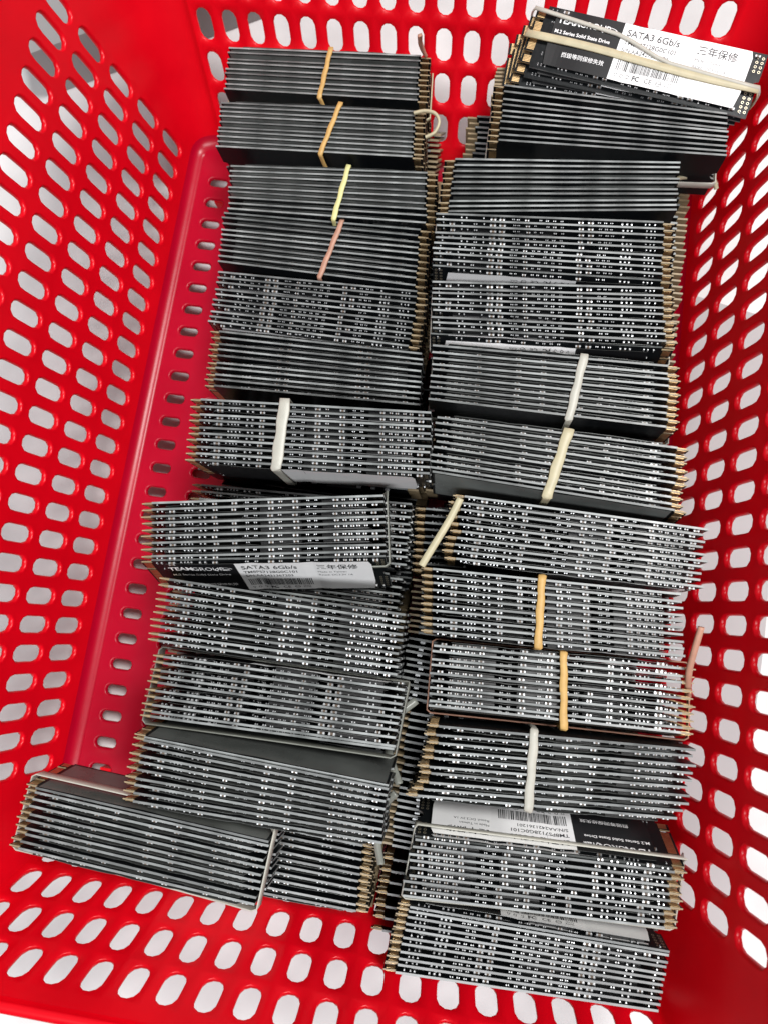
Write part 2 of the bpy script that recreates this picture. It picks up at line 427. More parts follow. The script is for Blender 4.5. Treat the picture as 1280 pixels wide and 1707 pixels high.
def comps_mesh(seed):
    """small soldered parts on the +Y side: bodies with tinned end caps"""
    R_ = random.Random(seed); mb = MB()
    def smd(x, z, l, w_, h, body, along='x'):
        if R_.random() < .07: return
        l *= .86 * R_.uniform(.85, 1.1); w_ *= .72; h *= R_.uniform(.6, .85); x += R_.gauss(0, .12); z += (-.12 if z > 0 else .12)
        e = l * .27
        if along == 'x':
            mb.box(x - l / 2 + e, x + l / 2 - e, .401, .4 + h, z - w_ / 2, z + w_ / 2, body)
            for s in (-1, 1):
                a, b = sorted((x + s * l / 2, x + s * (l / 2 - e))); mb.box(a - .08, b + .08, .401, .42 + h, z - w_ / 2 - .06, z + w_ / 2 + .06, 0, taper=.1)
        else:
            mb.box(x - w_ / 2, x + w_ / 2, .401, .4 + h, z - l / 2 + e, z + l / 2 - e, body)
            for s in (-1, 1):
                a, b = sorted((z + s * l / 2, z + s * (l / 2 - e))); mb.box(x - w_ / 2 - .06, x + w_ / 2 + .06, .401, .42 + h, a - .08, b + .08, 0, taper=.1)
    # upper long edge
    for x in (-34.6, -33.2): smd(x, 9.7, .9, .5, .45, 2, 'z')
    smd(-29.5, 9.6, 2.4, 1.3, .95, 1)
    for x in (-26.4, -25.2, -24.0, -22.8): smd(x, 9.9, .9, .5, .5, 2, 'z')
    for x in (-20.0, -18.6): smd(x, 9.6, 1.2, .7, .6, 1, 'z')
    smd(-15.2, 9.7, 1.7, .9, .75, 1); smd(-8.8, 9.7, 1.8, 1.0, .8, 1)
    for x in (-4.5, -1.7): smd(x, 9.9, 1.1, .6, .5, 2)
    smd(3.2, 9.6, 2.0, 1.1, .85, 1); smd(6.4, 9.8, 1.1, .6, .55, 1); smd(11.4, 9.7, 1.9, 1.0, .8, 1)
    for x in (15.5, 18.0): smd(x, 10.0, 1.0, .5, .4, 2)
    smd(24.5, 9.7, 1.9, 1.0, .8, 1)
    for x in (27.2, 29.4, 31.6, 33.8): smd(x, 9.8, 1.2, .7, .6, 1)
    smd(37.0, 9.6, 1.8, 1.0, .8, 1)
    # lower long edge
    for x in (-33.5, -32.1, -30.7): smd(x, -9.8, .9, .5, .5, 2, 'z')
    for x in (-26.0, -24.6, -23.2): smd(x, -9.4, 1.3, .7, .7, 1, 'z')
    smd(-12.5, -9.6, 1.9, 1.0, .8, 1); smd(-9.4, -9.6, 1.9, 1.0, .8, 1)
    for x in (-3.0, -.6, 1.8): smd(x, -9.9, 1.1, .6, .5, 2)
    smd(8.6, -9.7, 1.6, .9, .6, 1)
    smd(17.2, -9.5, 2.2, 1.2, .9, 1); smd(20.4, -9.5, 2.2, 1.2, .9, 1)
    smd(26.5, -9.8, 1.2, .7, .5, 2); smd(34.5, -9.4, 2.0, 1.1, .9, 1)
    for x in (-19.4, -17.6, -15.8): smd(x, -9.9, 1.0, .5, .45, 2)
    for x in (4.2, 6.0, 11.6, 13.2): smd(x, -10.0, .9, .5, .4, 2)
    for x in (23.6, 29.3, 31.2, 37.6): smd(x, -9.9, 1.0, .5, .5, 2, 'z')
    # interior field between controller and contacts
    for _ in range(26):
        smd(R_.uniform(-34, -21), R_.uniform(-8, 8), R_.choice((.9, 1.1, 1.4)), R_.choice((.5, .6, .8)), R_.uniform(.35, .7), R_.choice((1, 2)), R_.choice('xz'))
    for _ in range(8):
        smd(R_.uniform(-6.5, -4.6), R_.uniform(-8, 8), .9, .5, .4, R_.choice((1, 2)), 'z')
    mb.v = [(a, -b, c) for a, b, c in mb.v]; mb.f = [f[::-1] for f in mb.f]
    return mb.mesh('surface_components', ['tin', 'cap', 'cer'])
def label_surf(bumps, amp):
    def y(x, z):
        b = sum(a * math.exp(-((x - c) / w_) ** 2) for c, w_, a in bumps)
        sag = .28 * math.exp(-((x + 3.0) / 2.2) ** 2) + .25 * math.exp(-((x - 16.3) / 2.0) ** 2) + .35 * math.exp(-((x + 28) / 6) ** 2)
        return -1.44 + sag * (.6 + .4 * abs(z) / 10) - amp * b * (.15 + .85 * (abs(z) / 10.3) ** 3)
    return y
XB, XS, XW = -32.5, -8.8, 35.4          # black part | white part limits
def label_mesh(yf, back='lgry'):
    mb = MB(); nx = 40; xs = [XB + (XW - XB) * i / nx for i in range(nx + 1)]
    xs = sorted(xs + [XS]); zs = [-9.5, -4, 0, 5, 8, 10.2]
    for i in range(len(xs) - 1):
        m = 0 if xs[i + 1] <= XS + .01 else 1
        for j in range(len(zs) - 1):
            q = [(xs[i], zs[j]), (xs[i + 1], zs[j]), (xs[i + 1], zs[j + 1]), (xs[i], zs[j + 1])]
            # rounded outer corners
            q = [((x, z) if not ((z > 10 or z < -9.4) and (x < XB + .01 or x > XW - .01)) else (x + (.8 if x < 0 else -.8), z)) for x, z in q]
            mb.face([(x, yf(x, z), z) for x, z in q], m)
            mb.face([(x, yf(x, z) + .06, z) for x, z in q[::-1]], 2)
    for z, s in ((10.2, 1), (-9.5, -1)):
        for i in range(len(xs) - 1):
            a, b = xs[i], xs[i + 1]
            if a < XB + .01: a += .8
            if b > XW - .01: b -= .8
            q = [(a, yf(a, z), z), (a, yf(a, z) + .06, z), (b, yf(b, z) + .06, z), (b, yf(b, z), z)]
            mb.face(q, 3)
    return mb.mesh('product_label', ['lblk', 'lwht', back, 'lgry'], True)
def sheen_film_mesh(amp, c):  # added sheet that paints a grey sheen on the bare back
    mb = MB(); nx = 36; xs = [-35.4 + 74.6 * i / nx for i in range(nx + 1)]; zs = [-9.8, -3, 3, 7, 10.6]
    f = lambda x, z: .47 + amp * (math.exp(-((x - c) / 6) ** 2) + .5 * math.exp(-((x + 22) / 5) ** 2)) * (abs(z) / 10) ** 2
    for i in range(nx):
        for a, b in zip(zs, zs[1:]):
            q = [(xs[i], a), (xs[i + 1], a), (xs[i + 1], b), (xs[i], b)]
            mb.face([(x, f(x, z), z) for x, z in q[::-1]], 0); mb.face([(x, f(x, z) - .05, z) for x, z in q], 0)
    return mb.mesh('back_sheen', ['sheen_film'], True)
ME = dict(board=board_mesh(), gold=contacts_mesh(), ctrl=chip_mesh('controller_chip', -13.5, .3, 12, 12), m1=chip_mesh('memory_chip', 6.2, 0, 13.5, 17.6), m2=chip_mesh('memory_chip', 26.6, 0, 13.5, 17.6),
          dram=chip_mesh('memory_chip', -4.2 + 0, 0, .01, .01))
SHEEN = [sheen_film_mesh(.22, 0), sheen_film_mesh(.3, 3)]
CM = [comps_mesh(s) for s in range(6)]
flat = label_surf([], 0)
LAB = [label_mesh(flat), label_mesh(label_surf([(1, 7, 1)], .32)), label_mesh(label_surf([(4, 8, 1), (-18, 6, -.6)], .3)), label_mesh(label_surf([(-4, 6, 1), (14, 5, -.7)], .3))]
BUND = 'drives bundled with rubber bands in the red basket'
def drive_root(): return bpy.data.objects.new('solid_state_drive', None)
proto = drive_root()
PARTS = [('circuit_board', 'board'), ('edge_contacts', 'gold'), ('controller_chip', 'ctrl'), ('memory_chip', 'm1'), ('memory_chip', 'm2')]
NDRV = 0
def place_drive(mat4, label, var=0, sheen_film=False):
    """one drive: an Empty with its parts"""
    global NDRV
    NDRV += 1
    o = proto.copy(); COL.objects.link(o); o.matrix_world = mat4
    tag(o, label, 'solid state drive', BUND)
    for nm, k in PARTS:
        c = bpy.data.objects.new(nm, ME[k]); COL.objects.link(c); c.parent = o
    c = bpy.data.objects.new('surface_components', CM[(var + NDRV * 5) % 6 if NDRV % 3 == 0 else var % 3]); COL.objects.link(c); c.parent = o
    lb = bpy.data.objects.new('product_label', LAB[var % 4]); COL.objects.link(lb); lb.parent = o
    if sheen_film: c = bpy.data.objects.new('back_sheen', SHEEN[var % 2]); COL.objects.link(c); c.parent = o
    return o, lb

# ---- lettering
def text_mesh(txt, size, bold=0.):
    cu = bpy.data.curves.new('printed_text', 'FONT'); cu.body = txt; cu.size = size * K; cu.offset = bold * K; cu.resolution_u = 3
    ob = bpy.data.objects.new('t', cu); COL.objects.link(ob)
    dg = bpy.context.evaluated_depsgraph_get(); me = bpy.data.meshes.new_from_object(ob.evaluated_get(dg))
    bpy.data.objects.remove(ob); return me
TXT = {}
def lettering(yf, lb, serial):
    """everything printed on the label face, seen from -Y with the gold tab on the left"""
    W_, Bk = 'wink', 'ink'
    items = [(Bk, 'SATA3 6Gb/s', -7.2, 6.1, 3.3, .045, None), (Bk, '\u4e09\u5e74\u4fdd\u4fee', 17.3, 5.6, 3.4, .04, None),
             (Bk, 'TM8PS7128G0C101', -7.2, 3.2, 2.2, .03, None), (Bk, 'S/N:' + serial, -7.2, .6, 2.0, .02, None),
             (Bk, 'Made in Taiwan', 17.3, 2.9, 1.5, .0, None), (Bk, 'Rated: DC3.3V 1A', 17.3, .7, 1.5, .0, None),
             (Bk, 'FC', -.6, -8.2, 2.2, .08, None), (Bk, 'CE', 3.6, -8.2, 2.2, .02, None), (Bk, 'RoHS', 10.6, -8.1, 1.1, .0, None), (Bk, 'TEAM', 10.6, -7.0, 1.0, .0, None),
             (W_, 'TEAM', -31.6, 5.6, 3.2, .07, None), (W_, 'GROUP', -23.8, 5.6, 3.2, .0, None), 
             (W_, 'M.2 Series Solid State Drive', -31.6, 2.0, 1.75, .03, None), (W_, '\u6495\u6bc1\u7b49\u540c\u4fdd\u4fee\u5931\u6548', -26.6, -5.6, 1.9, .008, None)]
    mbs = {}
    for mk, s, x, z, size, bold, _ in items:
        key = (s, size, bold)
        if key not in TXT:
            me = text_mesh(s, size, bold); TXT[key] = ([tuple(v.co) for v in me.vertices], [tuple(p.vertices) for p in me.polygons])
        vs_, fs_ = TXT[key]; mb = mbs.setdefault(mk, MB()); b = len(mb.v)
        for vx, vy, _z in vs_:
            X, Z = x + vx / K, z + vy / K; mb.v.append((X, yf(X, Z) - .03, Z))
        for f in fs_: mb.f.append(tuple(b + i for i in f)); mb.m.append(0)
    # barcode
    mb = mbs[Bk]; R_ = random.Random(5); x = -7.0
    while x < 14.6:
        wd = R_.choice((.16, .16, .3, .42)); mb.face([(x, yf(x, -6) - .03, -5.8), (x + wd, yf(x, -6) - .03, -5.8), (x + wd, yf(x, -1.2) - .03, -1.0), (x, yf(x, -1) - .03, -1.0)], 0)
        x += wd + R_.choice((.14, .2, .34))
    def ring(cx_, cz_, rx, rz, t, mk, n=20, a0=0, a1=2 * math.pi):
        m_ = mbs[mk]
        for i in range(n):
            a, b = a0 + (a1 - a0) * i / n, a0 + (a1 - a0) * (i + 1) / n
            P_ = [(cx_ + r_ * rx * math.cos(q), cz_ + r_ * rz * math.sin(q)) for r_, q in ((1, a), (1, b), (1 - t, b), (1 - t, a))]
            m_.face([(p[0], yf(*p) - .03, p[1]) for p in P_])
    ring(8.6, -7.4, .95, .95, .2, Bk); ring(8.6, -7.4, .9, .12, 1, Bk)
    # little recycling / bin symbols left of the certification marks
    for cx_ in (-6.4, -4.4, -2.3): ring(cx_, -7.4, .7, .85, .35, Bk, 3 if cx_ < -5 else 4, .5, .5 + 2 * math.pi)
    # small swoosh emblem with the short name, after the big name
    ring(-13.2, 6.2, 3.0, 1.35, .12, W_, 22, .2, math.pi * 1.25)
    key = ('Team', 1.5, .05)
    if key not in TXT:
        me = text_mesh('Team', 1.5, .05); TXT[key] = ([tuple(v.co) for v in me.vertices], [tuple(p.vertices) for p in me.polygons])
    vs_, fs_ = TXT[key]; m_ = mbs[W_]; b = len(m_.v)
    for vx, vy, _z in vs_: X, Z = -14.6 + vx / K, 5.6 + vy / K; m_.v.append((X, yf(X, Z) - .03, Z))
    for f in fs_: m_.f.append(tuple(b + i for i in f)); m_.m.append(0)
    for mk, m_ in mbs.items(): link('printed_text', m_.mesh('printed_text', [mk]), lb)

# ================================================================ THE BUNDLES
# key: mid of first board's top edge (x, y, yaw), mid of last board's, z of the top edges, number of boards
BN = {
    'L1': (65.8, 17.6, 0.1, 67.3, -1.0, -0.4, 41, 9), 'L2': (67.3, -6.0, 0.4, 68.7, -24.8, 0.3, 41, 10),
    'L3': (74.6, -29.9, 1.8, 76.7, -49.0, 0.3, 38, 9), 'L4': (74.8, -50.7, -0.6, 76.3, -71.5, -2.2, 36, 10),
    'L5': (77.2, -75.1, -0.5, 77.3, -95.9, -1.6, 36, 10), 'L6': (78.6, -98.5, -0.6, 80.0, -118.7, 0.8, 36, 10),
    'L7': (87.0, -130.0, 3.3, 88.9, -150.1, 3.6, 60, 10), 'L8': (75.7, -162.4, 9.2, 79.3, -181.9, 8.9, 58, 10),
    'L9': (87.5, -191.9, -0.2, 87.4, -210.7, 1.1, 58.5, 10), 'L10': (90.4, -215.3, 0.9, 89.5, -234.0, 1.9, 58.5, 10),
    'L11': (89.5, -239.8, -1.2, 89.7, -258.4, 0.9, 60, 10), 'L12': (56.6, -262.1, -1.9, 55.4, -281.0, -1.6, 56.5, 10),
    'R1': (171.9, -6.4, -4.8, 172.2, -25.4, -0.5, 53, 10), 'R2': (157.9, -30.4, 3.1, 157.9, -49.6, 4.8, 51.5, 10),
    'R3': (158.1, -52.2, 2.2, 159.3, -72.3, 0.8, 51.5, 10), 'R4': (160.1, -76.5, 3.2, 161.9, -96.1, 2.1, 51, 10),
    'R5': (163.4, -102.1, 0.7, 164.5, -121.2, -0.4, 52, 10), 'R6': (167.7, -127.8, -1.2, 168.3, -147.8, -2.3, 52.5, 10),
    'R7': (176.0, -151.9, -0.8, 175.5, -171.3, 1.2, 49, 10), 'R8': (169.6, -175.5, 2.1, 172.0, -194.4, 2.7, 50.5, 10),
    'R9': (176.5, -198.1, 3.1, 177.5, -217.7, 3.0, 47.5, 10), 'R10': (178.2, -221.9, 4.3, 175.0, -242.5, 5.2, 48.5, 10),
    'R11': (178.7, -254.9, 3.0, 177.5, -272.9, 3.8, 46.5, 10), 'R12': (176.2, -277.5, 1.2, 174.4, -295.8, 3.1, 44, 11),
    'M13': (86.0, -266.5, -1.2, 86.6, -287.5, .4, 34, 10),
    'M8': (82.5, -155.0, 2, 83.5, -176.0, 2, 35, 10), 'M9': (83.0, -181.0, 1, 82.0, -202.0, 0, 35, 10),
    'M7': (163.0, -152.0, 2, 164.5, -173.5, 3, 26.5, 10),
    'MR': (168.0, -272.0, 2, 167.5, -294.5, 2, 22.5, 7),
}
# gold end, label side of most boards, flipped board (index), words for the label
INFO = {
    'L1': ('+', '+', None, 'ochre-banded farthest bundle of the left column'),
    'L2': ('+', '+', None, 'bundle with kinked ochre band, second-farthest on the left'),
    'L3': ('+', '+', None, 'bundle under the pale yellow band'),
    'L4': ('+', '+', None, 'bundle under the slanted pinkish brown band'),
    'L5': ('+', '-', None, 'left bundle just nearer than the pinkish-banded one'),
    'L6': ('-', '+', None, 'left bundle just behind the wide white band'),
    'L7': ('-', '-', None, 'bundle gripped by the wide white band'),
    'L8': ('-', '-', None, 'tilted left bundle with a white SATA3 label in front'),
    'L9': ('-', '-', None, 'left bundle just in front of the SATA3-labelled one'),
    'L10': ('-', '+', None, 'left bundle with clear grey band round its right end'),
    'L11': ('-', '-', None, 'left bundle behind the corner bundle'),
    'L12': ('-', '-', None, 'bundle jutting out over the left front corner'),
    'R1': ('-', '+', None, 'upright bundle below the flat labelled drive'),
    'R2': ('-', '+', None, 'glossy grey bundle with loose band at right'),
    'R3': ('+', '-', None, 'unbanded bundle farther of the two white-labelled ones'),
    'R4': ('+', '-', None, 'unbanded bundle with barcode strip showing in front'),
    'R5': ('+', '+', None, 'right bundle under the slanting white band'),
    'R6': ('+', '+', None, 'right bundle under the slanting cream band'),
    'R7': ('-', '-', None, 'bundle with a band looping off its left end'),
    'R8': ('-', '-', None, 'bundle under the straight farther ochre band'),
    'R9': ('+', '+', None, 'bundle under the nearer ochre band'),
    'R10': ('-', '-', None, 'uneven bundle under the white band at right front'),
    'R11': ('+', '+', None, 'bundle with upside-down SATA3 label on top'),
    'R12': ('-', '+', None, 'nearest bundle at the front of the right column'),
    'M13': ('+', '-', None, 'lower bundle half hidden under the corner bundle'),
    'M8': ('-', '-', None, 'shaded lower bundle under the tilted left one'),
    'M9': ('-', '-', None, 'shaded lower bundle beside the middle gap, left side'),
    'M7': ('-', '+', None, 'shaded lower bundle beside the middle gap, right side'),
    'MR': ('-', '-', None, 'lower bundle with gold tips by the front gap'),
}
ORD = 'first second third fourth fifth sixth seventh eighth ninth tenth eleventh'.split()
def orient(gold, lab):
    """local drive (label -Y, gold -X) turned so label faces lab Y and gold faces gold X"""
    if (gold, lab) == ('-', '-'): return Matrix.Identity(4)
    if (gold, lab) == ('+', '+'): return Matrix.Rotation(math.pi, 4, 'Z')
    if (gold, lab) == ('+', '-'): return Matrix.Rotation(math.pi, 4, 'Y')
    return Matrix.Rotation(math.pi, 4, 'X')
# first boards lean: key -> (index -> roll in degrees, dz, dy)
LEAN = {'L11': {0: (11, -.5, .8)}, 'L12': {0: (8, -.4, .6)}, 'L10': {9: (-7, -.3, -.5)}, 'R9': {9: (-8, -.4, -.6)}, 'R6': {9: (-6, -.3, -.4)}, 'R11': {0: (22, -1.0, 2.9)}, 'R12': {0: (6, -.3, .4)}, 'L8': {9: (-21, -.8, -3.0)}, 'R3': {9: (-12, -1, -1.3)}, 'R4': {9: (-18, -1.3, -2.4)}}
# (right-end drift in mm, jitter) how unevenly the ends line up
JIT = {'R10': .9, 'R7': .55, 'R6': .7, 'L12': .35, 'R11': .6}
FR = {}
for key, (x1, y1, a1, x2, y2, a2, zt, n) in BN.items():
    gold, lab, flipi, words = INFO[key]; R_ = random.Random(sum(map(ord, key)) * 7)
    FR[key] = (x1, y1, a1, x2, y2, a2, zt, n)
    jit = JIT.get(key, .22); basero = R_.uniform(-1.5, 1.5)
    for i in range(n):
        t = i / (n - 1); x = x1 + (x2 - x1) * t + R_.gauss(0, jit); y = y1 + (y2 - y1) * t + R_.uniform(-.11, .11); yaw = a1 + (a2 - a1) * t + R_.uniform(-.32, .32)
        roll = basero + R_.gauss(0, .35); z = zt - 11 + R_.gauss(0, .18); dy = 0
        if key in LEAN and i in LEAN[key]: r_, dz, dy = LEAN[key][i]; roll += r_; z += dz
        lb_ = lab if i != flipi else ('-' if lab == '+' else '+')
        if flipi == 0 and i == 0: lb_ = '+'
        if flipi == 9 and i == 9: lb_ = '-'
        Mx = (Matrix.Translation(Vector((x, y + dy, z)) * K) @ Matrix.Rotation(math.radians(yaw), 4, 'Z') @ Matrix.Rotation(math.radians(roll), 4, 'X') @ orient(gold, lb_))
        assert len(words.split()) <= 10, words
        pos = ORD[i] if i < n - 1 else 'last'
        low = key.startswith('M')
        o, lb = place_drive(Mx, f'{pos} drive from the back in {words}', R_.choice((1, 1, 2, 3)) if key in ('L5', 'L6', 'L10', 'R3', 'R4', 'R10', 'R12', 'R2') else R_.choice((0, 0, 1)), (key in ('R2', 'L1', 'L2') and i < n - 1) or (key == 'L3' and i < 6) or (key, i) in (('L11', 0), ('L12', 0), ('L10', 9), ('R9', 9), ('R6', 9)))
        if (key, i) in (('L8', 9), ('R3', 9), ('R4', 9), ('R11', 0), ('R12', 0)):
            lb.data = LAB[0]; lettering(flat, lb, {'L8': 'AA2421367203', 'R11': 'AA2421361201'}.get(key, 'AA2421361188'))
# the small flat bundle lying across the back of the right column
R0 = []
for i in range(5):
    yaw = -12.2 + i * 2.0; roll = -(90 - 14) if False else -76 - 0
    p = Vector((180.8 - i * 1.6, 8.4 - i * .7, 53.5 - i * 2.1))
    Mx = Matrix.Translation(p * K) @ Matrix.Rotation(math.radians(yaw), 4, 'Z') @ Matrix.Rotation(math.radians(-80 + i * 2), 4, 'X')
    o, lb = place_drive(Mx, ['top drive lying flat with its full black and white label showing', 'second drive from the top of the small flat bundle at the back right',
                             'third drive from the top of the small flat bundle at the back right', 'fourth drive from the top of the small flat bundle at the back right',
                             'bottom drive of the small flat bundle at the back right'][i], 0)
    R0.append(Mx)
    if i == 0: lettering(flat, lb, 'AA2421361190')
# everything deeper down that only shows as dark slivers between the bundles: one heap
mb = MB(); R_ = random.Random(3)
def slab(mb, T4):
    b = len(mb.v)
    for q in [(-36.2, -.4, -11), (40, -.4, -11), (40, -.4, 11), (-36.2, -.4, 11), (-36.2, .4, -11), (40, .4, -11), (40, .4, 11), (-36.2, .4, 11)]:
        mb.v.append(tuple((T4 @ Vector(q))))
    for q, m in (((0, 1, 2, 3), 0), ((7, 6, 5, 4), 0), ((0, 4, 5, 1), 1), ((1, 5, 6, 2), 1), ((2, 6, 7, 3), 1), ((3, 7, 4, 0), 1)):
        mb.f.append(tuple(b + i for i in q)); mb.m.append(m)
    b = len(mb.v)
    for q in [(-40, -.35, -9.9), (-36.2, -.35, -9.9), (-36.2, -.35, 9.9), (-40, -.35, 9.9), (-40, .35, -9.9), (-36.2, .35, -9.9), (-36.2, .35, 9.9), (-40, .35, 9.9)]:
        mb.v.append(tuple((T4 @ Vector(q))))
    for q in ((0, 1, 2, 3), (7, 6, 5, 4), (0, 4, 5, 1), (1, 5, 6, 2), (2, 6, 7, 3), (3, 7, 4, 0)):
        mb.f.append(tuple(b + i for i in q)); mb.m.append(2)
    for xx in (-13, 6, 26):
        b = len(mb.v)
        for q in [(xx - 6, .4, -8), (xx + 6, .4, -8), (xx + 6, 1.3, -8), (xx - 6, 1.3, -8), (xx - 6, .4, 8), (xx + 6, .4, 8), (xx + 6, 1.3, 8), (xx - 6, 1.3, 8)]:
            mb.v.append(tuple(T4 @ Vector(q)))
        for q in ((0, 1, 2, 3), (7, 6, 5, 4), (0, 4, 5, 1), (1, 5, 6, 2), (2, 6, 7, 3), (3, 7, 4, 0)):
            mb.f.append(tuple(b + i for i in q)); mb.m.append(3)
    for xx in (-29, -24, -19, -3, 16, 35):
        b = len(mb.v)
        for q in [(xx - .8, .4, 9), (xx + .8, .4, 9), (xx + .8, 1.2, 9), (xx - .8, 1.2, 9), (xx - .8, .4, 10.3), (xx + .8, .4, 10.3), (xx + .8, 1.2, 10.3), (xx - .8, 1.2, 10.3)]:
            mb.v.append(tuple(T4 @ Vector(q)))
        for q in ((0, 1, 2, 3), (7, 6, 5, 4), (0, 4, 5, 1), (1, 5, 6, 2), (2, 6, 7, 3), (3, 7, 4, 0)):
            mb.f.append(tuple(b + i for i in q)); mb.m.append(4)
# (x mid, y first, y last, z centre, roll, gold)
LOW = [(71, 10, -12, 9.6, 40, 1), (74, -16, -38, 7.8, 50, 1), (78, -42, -64, 7.0, 52, -1), (78, -70, -92, 7.0, 52, 1), (80, -97, -120, 7.0, 52, -1),
       (84, -126, -149, 24.5, 3, 1), (86, -126, -149, 7.0, 52, 1), (84, -158, -176, 9, 40, -1), (84, -184, -204, 9, 40, 1), (86, -206, -228, 24, 4, -1), (86, -206, -226, 8, 52, -1),
       (88, -231, -260, 24, 3, -1), (88, -232, -258, 8, 52, 1), (87, -266, -284, 8, 52, 1),
       (162, 7, -14, 13, 3, -1), (171, 14, -1, 33, 8, -1), (168, -20, -42, 17, 3, 1), (168, -44, -66, 17, 3, 1), (168, -70, -93, 17, 3, 1), (168, -96, -118, 17, 3, 1), (166, -122, -146, 18, 3, -1),
       (166, -178, -196, 16, 3, -1), (167, -200, -220, 15, 3, 1), (167, -224, -246, 15, 3, -1), (167, -249, -268, 13, 3, -1)]
for x, ya, yb, zc, roll, g in LOW:
    n = 10
    for i in range(n):
        t = i / (n - 1)
        T4 = Matrix.Translation((x + R_.gauss(0, .4), ya + (yb - ya) * t, zc)) @ Matrix.Rotation(math.radians(1.5 * math.sin(x + ya)), 4, 'Z') @ Matrix.Rotation(math.radians(roll + R_.gauss(0, .5)), 4, 'X') @ (Matrix.Identity(4) if g < 0 else Matrix.Rotation(math.pi, 4, 'Z'))
        slab(mb, T4)
hp = link('solid_state_drive_heap', mb.mesh('solid_state_drive_heap', ['mask', 'edge', 'tabedge', 'chip', 'tin']))
tag(hp, 'shadowed lower layer of drives showing in the gaps between the upper bundles', 'solid state drives', kind='stuff')

# ================================================================ RUBBER BANDS
BG = 'rubber bands round the drive bundles'
def ribbon(pts, normals, w_, th, m, label, group=BG, closed=True, widths=None):
    """flat band: pts in mm, normals point away from what it holds"""
    n = len(pts); mb = MB(); prof = [(-.5, 0), (-.42, 1), (.42, 1), (.5, 0), (.42, -.3), (-.42, -.3)]; mprof = len(prof)
    for i, p in enumerate(pts):
        tg = (pts[(i + 1) % n] - pts[i - 1]) if closed else (pts[min(i + 1, n - 1)] - pts[max(i - 1, 0)])
        tg.normalize(); nn = normals[i]; nn = (nn - tg * nn.dot(tg)).normalized(); sd = tg.cross(nn)
        ww = w_ * (widths[i] if widths else 1)
        for a, b in prof: mb.v.append(tuple(p + sd * a * ww + nn * b * th))
    for i in range(n if closed else n - 1):
        for k in range(mprof):
            mb.f.append((i * mprof + k, ((i + 1) % n) * mprof + k, ((i + 1) % n) * mprof + (k + 1) % mprof, i * mprof + (k + 1) % mprof)); mb.m.append(0)
    if not closed: mb.f.append(tuple(range(mprof))); mb.m.append(0); mb.f.append(tuple((n - 1) * mprof + k for k in range(mprof))); mb.m.append(0)
    o = link('rubber_band', mb.mesh('rubber_band', [m], True)); return tag(o, label, 'rubber band', group)
def frame(key):
    x1, y1, a1, x2, y2, a2, zt, n = FR[key]
    return x1, y1, a1, x2, y2, a2, zt
def top_point(key, s, t):
    """s: -1 (left end) .. 1 (right end), t: 0 first .. 1 last board (may run past)"""
    x1, y1, a1, x2, y2, a2, zt = frame(key); x = x1 + (x2 - x1) * t; y = y1 + (y2 - y1) * t; a = math.radians(a1 + (a2 - a1) * t)
    return Vector((x + 40 * s * math.cos(a), y + 40 * s * math.sin(a), zt))
def cross_band(key, f0, f1, w_, m, label, fb=None, sag=0, seed=1, th=.7):
    """band round the bundle's girth; f0 / f1: place along the length (0..1) at the back / at the front"""
    R_ = random.Random(seed); s0, s1 = f0 * 2 - 1, f1 * 2 - 1; fb = s1 if fb is None else fb * 2 - 1
    pts, nr, wd = [], [], []
    dirv = (top_point(key, 0, 1) - top_point(key, 0, 0)); Ly = dirv.length; dirv.normalize(); e = 1.6 / Ly
    def add(s, t, dz, nv, k=1.): p = top_point(key, s, t); pts.append(p + Vector((0, 0, dz))); nr.append(nv); wd.append(k)
    U = Vector((0, 0, 1))
    N = 14
    for i in range(N + 1):
        t = -e + (1 + 2 * e) * i / N; s = s0 + (s1 - s0) * i / N
        wob = .003 * math.sin(i * 1.3 + seed)
        add(s + wob, t, .12 - sag * math.sin(math.pi * i / N), U, 1 + .07 * math.sin(i * .9 + seed) )
    for k in range(1, 4): a = math.pi / 2 * k / 4; add(s1 + (fb - s1) * .1 * k / 4, 1 + e + .3 / Ly * math.sin(a), -.9 * (1 - math.cos(a)), U * math.cos(a) + dirv * math.sin(a), .8)
    for k in range(1, 7): add(s1 + (fb - s1) * k / 6, 1 + e + .3 / Ly, -.9 - 21 * k / 6, dirv, .75)
    for k in range(0, 7): add(fb + (s0 - fb) * k / 6, 1 + e - (1 + 2 * e) * k / 6, -22.8, -U, .8)
    for k in range(1, 7): add(s0, -e - .3 / Ly, -22 + 21 * k / 6, -dirv, .75)
    return ribbon(pts, nr, w_, th * .5, m, label, widths=wd)
def length_band(key, z, w_, m, label, zl=None, zr=None, out=.8, endout=.5):
    """band round the bundle's length, at z below the top edges (front face), ends may ride higher or lower"""
    pts, nr = [], []
    zl = z if zl is None else zl; zr = z if zr is None else zr
    def add(s, t, dz, nv): pts.append(top_point(key, s, t) + Vector((0, 0, -dz))); nr.append(nv)
    x1, y1, a1, x2, y2, a2, zt = frame(key); Ly = abs(y2 - y1); e = (out + 1.1) / Ly; E = 1 + endout / 40
    Yn = Vector((0, -1, 0)); Xn = Vector((1, 0, 0))
    for i in range(13): s = -1 + 2 * i / 12; add(s * .985, 1 + e, zl + (zr - zl) * i / 12 + 1.2 * math.sin(math.pi * i / 12), Yn)
    for i in range(9): a = i / 8; add(E, 1 + e * .6 - (1 + 1.2 * e) * a, zr, Xn)
    for i in range(13): s = 1 - 2 * i / 12; add(s * .985, -e, z, -Yn)
    for i in range(9): a = i / 8; add(-E - .0, -e * .6 + (1 + 1.2 * e) * a, zl, -Xn)
    return ribbon(pts, nr, w_, .35, m, label)
cross_band('L1', .515, .48, 1.9, 'ochre', 'thin kinked ochre rubber band across the farthest left bundle', fb=.56, seed=1, th=1.0)
